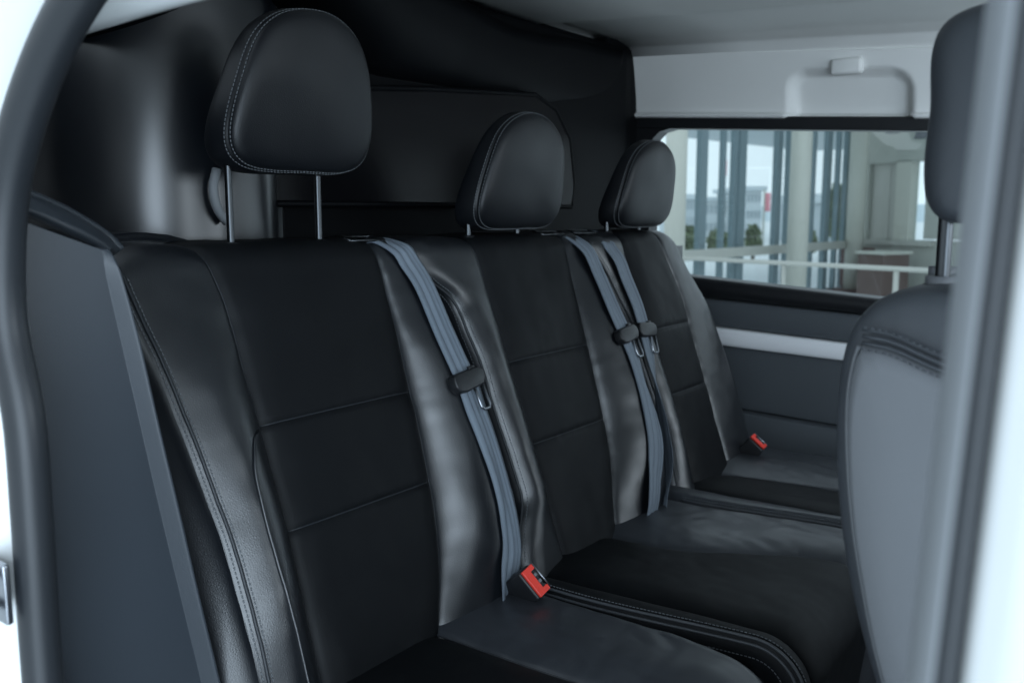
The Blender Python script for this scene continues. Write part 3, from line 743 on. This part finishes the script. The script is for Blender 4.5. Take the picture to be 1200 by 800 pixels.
# cushions
def cprof(q, yf):                                # q: distance forward from Y .80 ; yf: where the front begins to roll
    z0 = .405; L1 = .80 - yf; R = .055
    if q <= L1: return Vector((0, .80 - q, z0)), Vector((0, 0, 1))
    a = (q - L1) / R
    if a <= 1.62:
        n = Vector((0, -math.sin(a), math.cos(a))); return Vector((0, yf, z0 - R)) + n * R, n
    n = Vector((0, -1, 0)); return Vector((0, yf - R + (q - L1 - 1.62 * R) * .12, z0 - R - (q - L1 - 1.62 * R))), n
CUSH = [dict(OL=cst(.545), SL=cst(.635), SR=lambda q: .832 + .012 * sm((q - .2) / .2), OR=lambda q: 1.003 - .018 * sm((q - .32) / .15), yf=.392, zo=.003),
        dict(OL=lambda q: 1.000 + .030 * sm((q - .15) / .32), SL=lambda q: 1.060 + .02 * sm(q / .4), SR=curve([(0, 1.28), (.10, 1.273), (.20, 1.279), (.27, 1.322), (.38, 1.388), (.6, 1.39)], .022), OR=lambda q: 1.482 + .034 * sm((q - .1) / .3), yf=.385, zo=.003),
        dict(OL=lambda q: 1.494 + .032 * sm((q - .1) / .3), SL=cst(1.59), SR=lambda q: 1.722 + .03 * sm(q / .3), OR=cst(1.96), yf=.385, zo=.004)]
for i, d in enumerate(CUSH):
    cr = empty('seat_cushion', Vector((lerp(d['OL'](.2), d['OR'](.2), .5), .56, .405)) - bench.location); cr.parent = bench
    QM = (.80 - d['yf']) + .055 * 1.62 + .19
    def CP(x, q, h, d=d):
        p, n = cprof(q, d['yf']); r_ = p + n * h; r_.x = x; r_.z += d['zo']
        return r_
    def ch(kind, d=d):
        def f(u, q, w):
            if kind == 'mid':
                e = min(u, 1 - u) * w; back = sm((q - .06) / .07)
                return .010 * (1 - (1 - min(e / .05, 1)) ** 2) - .0045 * math.exp(-e / .004) - .004 * (1 - back)
            e = (u if kind == 'L' else 1 - u) * w; x = (w - e) / w
            hin = .016 * (1 - (1 - min(x / .6, 1)) ** 2)
            ro = .026 if i != 1 else .015; k = math.sqrt(max(0, 1 - (1 - min(e / ro, 1)) ** 2))
            return -.030 + (.030 + hin) * k - .0045 * math.exp(-(w - e) / .004) * k
        return f
    def patch(name, A, B, hf, m, nt, wr):
        bm = bmesh.new()
        def f(u, v):
            q = v * QM; a, b = A(q), B(q); x = lerp(a, b, u); h = hf(u, q, b - a)
            fl = sm((q - .05) / .1) * sm((.62 - q) / .15)
            h += wr * .65 * (.0022 * (abs(nz((x * 3 + q * .9, q * 1.2 - x * .5, i + 2.), 10)) - .3)) * fl
            h += wr * (.0020 * nz((x * 1.0 + q * .8, q * 1.2 - x * .7, i * 3.1), 9) + .0006 * nz((x, q * 1.5, i + 5.), 34)) * fl
            return CP(x, q, h)
        grid(bm, f, nt, 130); build(name, bm, m, cr)
    if i != 1: patch('side_strip', d['OL'], d['SL'], ch('L'), SATLEATHER, 30, .6)
    else: patch('side_strip', d['OL'], d['SL'], ch('L'), LEATHER_C, 30, .4)
    patch('centre_panel', d['SL'], d['SR'], ch('mid'), LEATHER_C, 50, .8)
    patch('side_strip', d['SR'], d['OR'], ch('R'), SATLEATHER, 40, 1.3)
    # core block
    bm = bmesh.new(); prof = [CP(0, QM * k / 40, -.029) for k in range(41)] + [Vector((0, .80, .20))]
    prism(bm, [(p.y, p.z) for p in prof], 0, d['OL'](.2) + .004, d['OR'](.2) - .004); build('cushion_core', bm, BLACK, cr)
    bm = bmesh.new()
    for X in ((d['SL'], d['SR']) if i != 1 else (d['SR'],)): tube(bm, [CP(X(q), q, -.0025) for q in [QM * .95 * k / 80 for k in range(81)]], .0015, 6)
    build('seam', bm, SATLEATHER, cr)
    if i > 0:
        hL = ch('L')
        def eh(k): return lambda q: hL(k / (d['SL'](q) - d['OL'](q)), q, d['SL'](q) - d['OL'](q)) + .0007
        bm = bmesh.new(); qs = [lerp(.09, QM * .72, k / 60) for k in range(61)]
        for k in (.0015, .0135): stitch_mesh(bm, [CP(d['OL'](q) + k, q, eh(k)(q)) for q in qs], lambda p: Vector((-.4, -.2, .9)))
        build('stitching', bm, THREAD, cr, kind='stuff')
        for k in (.0055, .0095):
            bm = bmesh.new(); tube(bm, [CP(d['OL'](q) + k, q, eh(k)(q) - .0003) for q in qs], .0021, 8); build('piping', bm, PALEPIPE, cr)
bm = bmesh.new(); box(bm, (.56, .44, .0), (1.93, .95, .22)); build('seat_base', bm, BLACK, bench, False, bevel=.01)
# belt guide frames on the bench top
for x in (.918, 1.400, 1.512):
    bm = bmesh.new(); z_ = BK(x, S0 + ARC * .8, .004)
    P_ = [BK(x + dx, S0 + ARC * .75 + ds, .006) for dx, ds in ((-.032, -.006), (.034, -.006), (.034, .016), (-.032, .016), (-.032, -.006))]
    tube(bm, P_, .0022, 8); build('belt_guide', bm, DARKSTEEL, bench)

# ------------------------------------------------------------------ seat belts
def bolt_h(x, s):                                # height of the upholstery under a belt point
    best = -.027
    for d in SEATS:
        for A, B, side in ((d['OL'], d['SL'], 0), (d['SR'], d['OR'], 1)):
            a, b = A(s), B(s)
            if a <= x <= b: best = max(best, bolster_h(side, *((.049, .6) if side == 0 else ()))((x - a) / (b - a), s, b - a, 0))
        a, b = d['SL'](s), d['SR'](s)
        if a < x < b: best = max(best, .008)
    return best
def ribbon(bm, pts, width, twist=None, lift=0., drape=True):
    pts = dense(pts, .008); uvl = bm.loops.layers.uv.new('UVMap'); n = len(pts); M = 12; rows = []; L_ = 0
    for k, p in enumerate(pts):
        t = (pts[min(k + 1, n - 1)] - pts[max(k - 1, 0)]).normalized(); s = (p - J).dot(EV); nn = bprof(clamp(s, 0, S0 + ARC))[1]
        w = t.cross(nn).normalized()
        if w.x < 0: w = -w
        a = twist(k / (n - 1)) if twist else 0
        nv = t.cross(w); nv = nv if nv.dot(nn) > 0 else -nv
        w2 = w * math.cos(a) + nv * math.sin(a); n2 = nv * math.cos(a) - w * math.sin(a)
        row = []
        for q in range(M + 1):
            c = q / M - .5; rip = .0012 * math.cos(c * 2 * math.pi * 3.0)
            pt = p + w2 * (c * width) + n2 * (rip + .0018 * nz((k * .03, c, p.x), 2))
            s_ = (pt - J).dot(EV)
            if drape and .045 < s_ < .52:
                h_ = (pt - J).dot(NV); need = bolt_h(pt.x, s_) + .003 + rip + lift
                if h_ < need: pt = pt + NV * (need - h_)
            row.append((bm.verts.new(pt), q / M, k * .008 / .05))
        rows.append(row)
    for a, b in zip(rows, rows[1:]):
        for q in range(M):
            vs = (a[q], a[q + 1], b[q + 1], b[q]); f = bm.faces.new([v[0] for v in vs])
            for l, v in zip(f.loops, vs): l[uvl].uv = (v[1], v[2])
def belt(path, k_tongue, lab, low, drape=True):
    P = [BK(x, s, h) for x, s, h in path]
    r = empty('seat_belt', P[-1], lab, 'seat belt', 'seat belts hanging down the bench back')
    up = P[:k_tongue + 1]; dn = P[k_tongue:]
    bm = bmesh.new(); ribbon(bm, up, .044); solid(build('webbing', bm, WEB, r), .0016)
    # below the tongue the belt hangs doubled: two layers slightly fanned
    bm = bmesh.new(); ribbon(bm, dn, .044, low, .0025, drape); solid(build('webbing', bm, WEB, r), .0016)
    if k_tongue > 6: bm = bmesh.new(); ribbon(bm, [p + Vector((.010, .004, 0)) - NV * .003 for p in dn], .043, low); solid(build('webbing', bm, WEB, r), .0016)
    # tongue
    p = P[k_tongue]; t = (P[k_tongue + 1] - P[k_tongue - 1]).normalized(); nn = NV; w = t.cross(nn).normalized(); w = w if w.x > 0 else -w
    t = -t if t.z > 0 else t
    bm = bmesh.new()
    out = [(-.036, -.004), (-.034, -.012), (-.026, -.015), (.022, -.017), (.030, -.012), (.032, -.002), (.024, .010), (-.018, .014), (-.030, .012), (-.036, .004)]
    for sgn in (1,):
        A = [bm.verts.new(p + w * a - t * b * -1 + nn * .010) for a, b in out]; B = [bm.verts.new(p + w * a * 1.02 + t * b * 1.05 - nn * .006) for a, b in out]
        bm.faces.new(A); bm.faces.new(B[::-1])
        for k in range(len(A)): bm.faces.new((A[k], A[(k + 1) % len(A)], B[(k + 1) % len(A)], B[k]))
    build('tongue', bm, BLACK, r, True, bevel=.003)
    bm = bmesh.new(); c = p + t * .014 + nn * .005 + w * .012
    lp = [c + w * a + t * b for a, b in ((-.009, -.004), (-.009, .026), (-.005, .031), (.007, .031), (.011, .026), (.011, -.004))]
    tube(bm, lp, .0021, 8, flat=1.0); build('latch_plate', bm, CHROME, r)
    bm = bmesh.new(); c = p - t * .016 + nn * .004 + w * .012; obox(bm, c, w, t, nn, .012, .010, .006); build('stop_button', bm, BLACK, r, True, bevel=.002)
    return r
def lay(path, add):                              # rest a belt path on the upholstery under its whole width
    hs = [h if s > .56 else max([h] + [bolt_h(x + dx, s) for dx in (-.022, -.011, 0, .011, .022)]) + add for x, s, h in path]
    return [(x, s, h) for (x, s, _), h in zip(path, hs)]
def onback(x, y, add, cap):                      # a photo pixel laid on the upholstery
    h = .03; d = ray(x, y)
    for _ in range(8):
        P0 = J + NV * h; q = CAM + d * ((P0 - CAM).dot(NV) / d.dot(NV)); X, s_ = q.x, (q - J).dot(EV)
        h = .5 * h + .5 * (min(max(bolt_h(X + dx, min(s_, .53)) for dx in (-.02, -.01, 0, .01, .02)), cap) + add)
    return X, s_, h
def smooth_h(b):
    hs = [p[2] for p in b]; hs = [sum(hs[max(0, i - 1):i + 2]) / len(hs[max(0, i - 1):i + 2]) for i in range(len(hs))]
    return [(x, s_, max(h, h2)) for (x, s_, h), h2 in zip(b, hs)]
def belt_path(x0, px, cap, tail):
    x0 = onback(*px[0], .005, cap)[0] - .016
    b = [(x0 - .004, .578, -.02), (x0 + .003, .555, .003)] + smooth_h([onback(x, y, .005, cap) for x, y in px])
    x, s_, h = b[-1]; return b + [(x + tail, s_ - .035, h - .012), (x + 2 * tail, s_ - .07, h - .03)]
b1 = belt_path(.925, [(470, 292), (482, 308), (497, 335), (520, 385), (538, 425), (548, 447), (559, 478), (571, 515), (585, 560), (596, 605), (601, 640), (597, 668)], .045, -.012)
belt(b1, 7, 'blue-grey seat belt hanging nearest the door, above the red and black buckle', lambda t: -.10 * sm(t) - .75 * sm((t - .74) / .26))
b2 = belt_path(1.408, [(686, 291), (702, 322), (721, 362), (735, 393), (744, 422), (753, 458), (762, 500), (768, 540), (766, 578)], .04, -.01)
belt(b2, 5, 'blue-grey seat belt on the middle place, lefthand one of the close pair', lambda t: -.15 * sm(t))
b3 = belt_path(1.522, [(722, 298), (736, 328), (748, 358), (757, 388), (763, 425), (771, 470), (779, 515), (782, 552), (776, 585)], .018, -.012)
belt(b3, 5, 'blue-grey seat belt beside the far place, righthand one of the close pair', lambda t: -1.0 * sm(t * 2.2), False)

# buckles
def buckle(p, long_, nrm, lab, sc=1.0):
    r = empty('seat_belt_buckle', p, lab, 'buckle', 'belt buckles on the bench')
    long_ = long_.normalized(); nrm = (nrm - long_ * nrm.dot(long_)).normalized(); sh = long_.cross(nrm)
    def face(a, b, c): return p + long_ * a * sc + sh * b * sc + nrm * c * sc
    bm = bmesh.new(); obox(bm, face(0, 0, -.035), long_, sh, nrm, .046 * sc, .026 * sc, .07 * sc); build('housing', bm, BLACK, r, True, bevel=.004)
    bm = bmesh.new()                             # the red button: a U round the slot
    pts = [(-.021, .011), (.021, .011), (.021, -.011), (.013, -.011), (.013, -.002), (-.013, -.002), (-.013, -.011), (-.021, -.011)]
    A = [bm.verts.new(face(a, b, .0012)) for a, b in pts]; B = [bm.verts.new(face(a, b, .0062)) for a, b in pts]
    bm.faces.new(A[::-1]); bm.faces.new(B)
    for k in range(8): bm.faces.new((A[k], A[(k + 1) % 8], B[(k + 1) % 8], B[k]))
    build('release_button', bm, RED, r, False, bevel=.0012)
    bm = bmesh.new(); tube(bm, [face(-.020, -.0125, .005), face(.020, -.0125, .005)], .0012, 6); build('slot_edge', bm, CHROME, r)
    for a in (-.006, .004):
        bm = bmesh.new(); obox(bm, face(a, -.006, .003), long_, sh, nrm, .004 * sc, .005 * sc, .003 * sc); build('slot_catch', bm, CHROME, r, False)
    bm = bmesh.new(); obox(bm, face(0, 0, -.085), long_, sh, nrm, .030 * sc, .006 * sc, .06 * sc); build('stalk', bm, BLACK, r, False)
buckle(on(626, 681, 1, .668), Vector((.18, -.62, -.70)), Vector((-.25, -.45, .85)), 'red and black belt buckle standing between the near and middle seat cushions', 1.0)
buckle(on(888, 518, 1, .70), Vector((.1, -.75, -.62)), Vector((-.1, -.3, .95)), 'red topped belt buckle by the far door panel at the end of the bench', .9)

# ------------------------------------------------------------------ the front seat seen from its side
fs = empty('front_seat', (.95, .1, .0), 'grey front seat seen side-on beside the door pillar, its back nearest', 'car seat')
SX0, SX1 = .72, 1.16
rearY = curve([(.30, .10), (.50, .140), (.574, .166), (.621, .182), (.683, .196), (.746, .203), (.815, .205), (.85, .201), (.868, .193), (.884, .179), (.893, .160), (.897, .130), (.897, .05)])
outline = [(.02, .30), (.085, .30), (.120, .42), (.146, .52), (.166, .574), (.182, .621), (.196, .683), (.203, .746), (.205, .80), (.2015, .845), (.193, .868), (.178, .884), (.160, .892), (.135, .895), (.105, .893), (.075, .885), (.055, .87), (.045, .84), (.040, .70), (.03, .5)]
oc = Vector((.12, .62))
bm = bmesh.new(); rings = []
for k in range(25):
    t = k / 24; x = lerp(SX0, SX1, t); e = min(t, 1 - t) * (SX1 - SX0); k_ = 1 - .022 * (1 - math.sqrt(max(0, 1 - (1 - min(e / .03, 1)) ** 2))) / .022 * .022 / .1 * 3
    ring = []
    for y, z in outline:
        d = Vector((y, z)) - oc; L_ = d.length; dd = d * ((L_ - .018 * (1 - math.sqrt(max(0, 1 - (1 - min(e / .03, 1)) ** 2)))) / L_); q = oc + dd
        ring.append(bm.verts.new((x, q.x + .009, q.y)))
    rings.append(ring)
for a, b in zip(rings, rings[1:]):
    for q in range(len(a)): bm.faces.new((a[q], a[(q + 1) % len(a)], b[(q + 1) % len(b)], b[q]))
bm.faces.new(rings[0]); bm.faces.new(rings[-1][::-1])
o = build('backrest', bm, SEATDARK, fs); sd = o.modifiers.new('sub', 'SUBSURF'); sd.levels = 2; sd.render_levels = 2
# proud side panel bounded by the stitched seams
pe = [(y + .007, z) for y, z in [(.085, .40), (.108, .46), (.153, .579), (.177, .673), (.188, .741), (.192, .803), (.1875, .842), (.183, .849), (.160, .846), (.134, .836), (.100, .825), (.065, .818), (.06, .70), (.05, .40)]]
ctr = Vector((.125, .64))
bm = bmesh.new(); R_ = []
pd = [Vector((0, y, z)) for y, z in pe]; pd = dense(pd + [pd[0]], .012)[:-1]
for q, (sc_, dx) in enumerate(((1, .006), (.97, -.004), (.90, -.0065), (.5, -.010), (.1, -.010))):
    R_.append([bm.verts.new((SX0 + dx, ctr.x + (p.y - ctr.x) * sc_, ctr.y + (p.z - ctr.y) * sc_)) for p in pd])
for a, b in zip(R_, R_[1:]):
    for q in range(len(a)): bm.faces.new((a[q], a[(q + 1) % len(a)], b[(q + 1) % len(b)], b[q]))
bm.faces.new(R_[-1]); build('side_panel', bm, SEATGREY, fs)
bm = bmesh.new(); tube(bm, dense([(SX0 + .0015, y, z) for y, z in pe[1:8]], .01), .0016, 8); build('piping', bm, SEATGREY, fs)
for off in (.0, .0055, .011):
    bm = bmesh.new(); tube(bm, dense([(SX0 - .001, y - .0, z + off + .001) for y, z in pe[7:12]], .01), .0016, 8); build('piping', bm, SEATDARK, fs)
bm = bmesh.new()
for off in (-.003, .014): stitch_mesh(bm, [(SX0 - .005, y, z + off) for y, z in pe[7:12]], Vector((-1, 0, 0)))
build('stitching', bm, SEATDARK, fs, kind='stuff')
# headrest: side outline with a pinched waist
ho = [(y + .011, z) for y, z in [(.060, .955), (.100, .944), (.132, .940), (.146, .948), (.153, .962), (.1555, .985), (.1545, 1.010), (.1525, 1.028), (.1535, 1.045), (.1555, 1.068), (.1525, 1.088), (.142, 1.101), (.115, 1.108), (.085, 1.106), (.065, 1.095), (.056, 1.06), (.054, 1.0)]]
hc = Vector((.105, 1.02)); hr = empty('headrest', Vector((.94, .1, 1.02)) - fs.location); hr.parent = fs
bm = bmesh.new(); rings = []
for k in range(21):
    t = k / 20; x = lerp(.745, 1.0, t); e = min(t, 1 - t) * .255; sh = .028 * (1 - math.sqrt(max(0, 1 - (1 - min(e / .04, 1)) ** 2)))
    rings.append([bm.verts.new((x, hc.x + (y - hc.x) * (1 - sh / .05 * .6), hc.y + (z - hc.y) * (1 - sh / .08 * .5))) for y, z in ho])
for a, b in zip(rings, rings[1:]):
    for q in range(len(a)): bm.faces.new((a[q], a[(q + 1) % len(a)], b[(q + 1) % len(b)], b[q]))
bm.faces.new(rings[0]); bm.faces.new(rings[-1][::-1])
o = build('cushion', bm, SEATDARK, hr); sd = o.modifiers.new('sub', 'SUBSURF'); sd.levels = 2; sd.render_levels = 2
for x in (.80, .95):
    rp = on(1106, 300, 0, x)
    bm = bmesh.new(); tube(bm, [(x, rp.y, .88), (x, rp.y, .96)], .006, 12, False); build('rod', bm, DARKSTEEL, hr)
    bm = bmesh.new(); tube(bm, [(x, rp.y, .888), (x, rp.y, .899)], .013, 14); build('rod_socket', bm, SEATGREY, hr)
bm = bmesh.new(); box(bm, (.74, -.42, .22), (1.14, .10, .40)); build('seat', bm, SEATDARK, fs, True, bevel=.04)
bm = bmesh.new(); box(bm, (.78, -.35, 0), (1.10, .08, .22)); build('seat_base', bm, BLACK, fs, False, bevel=.01)
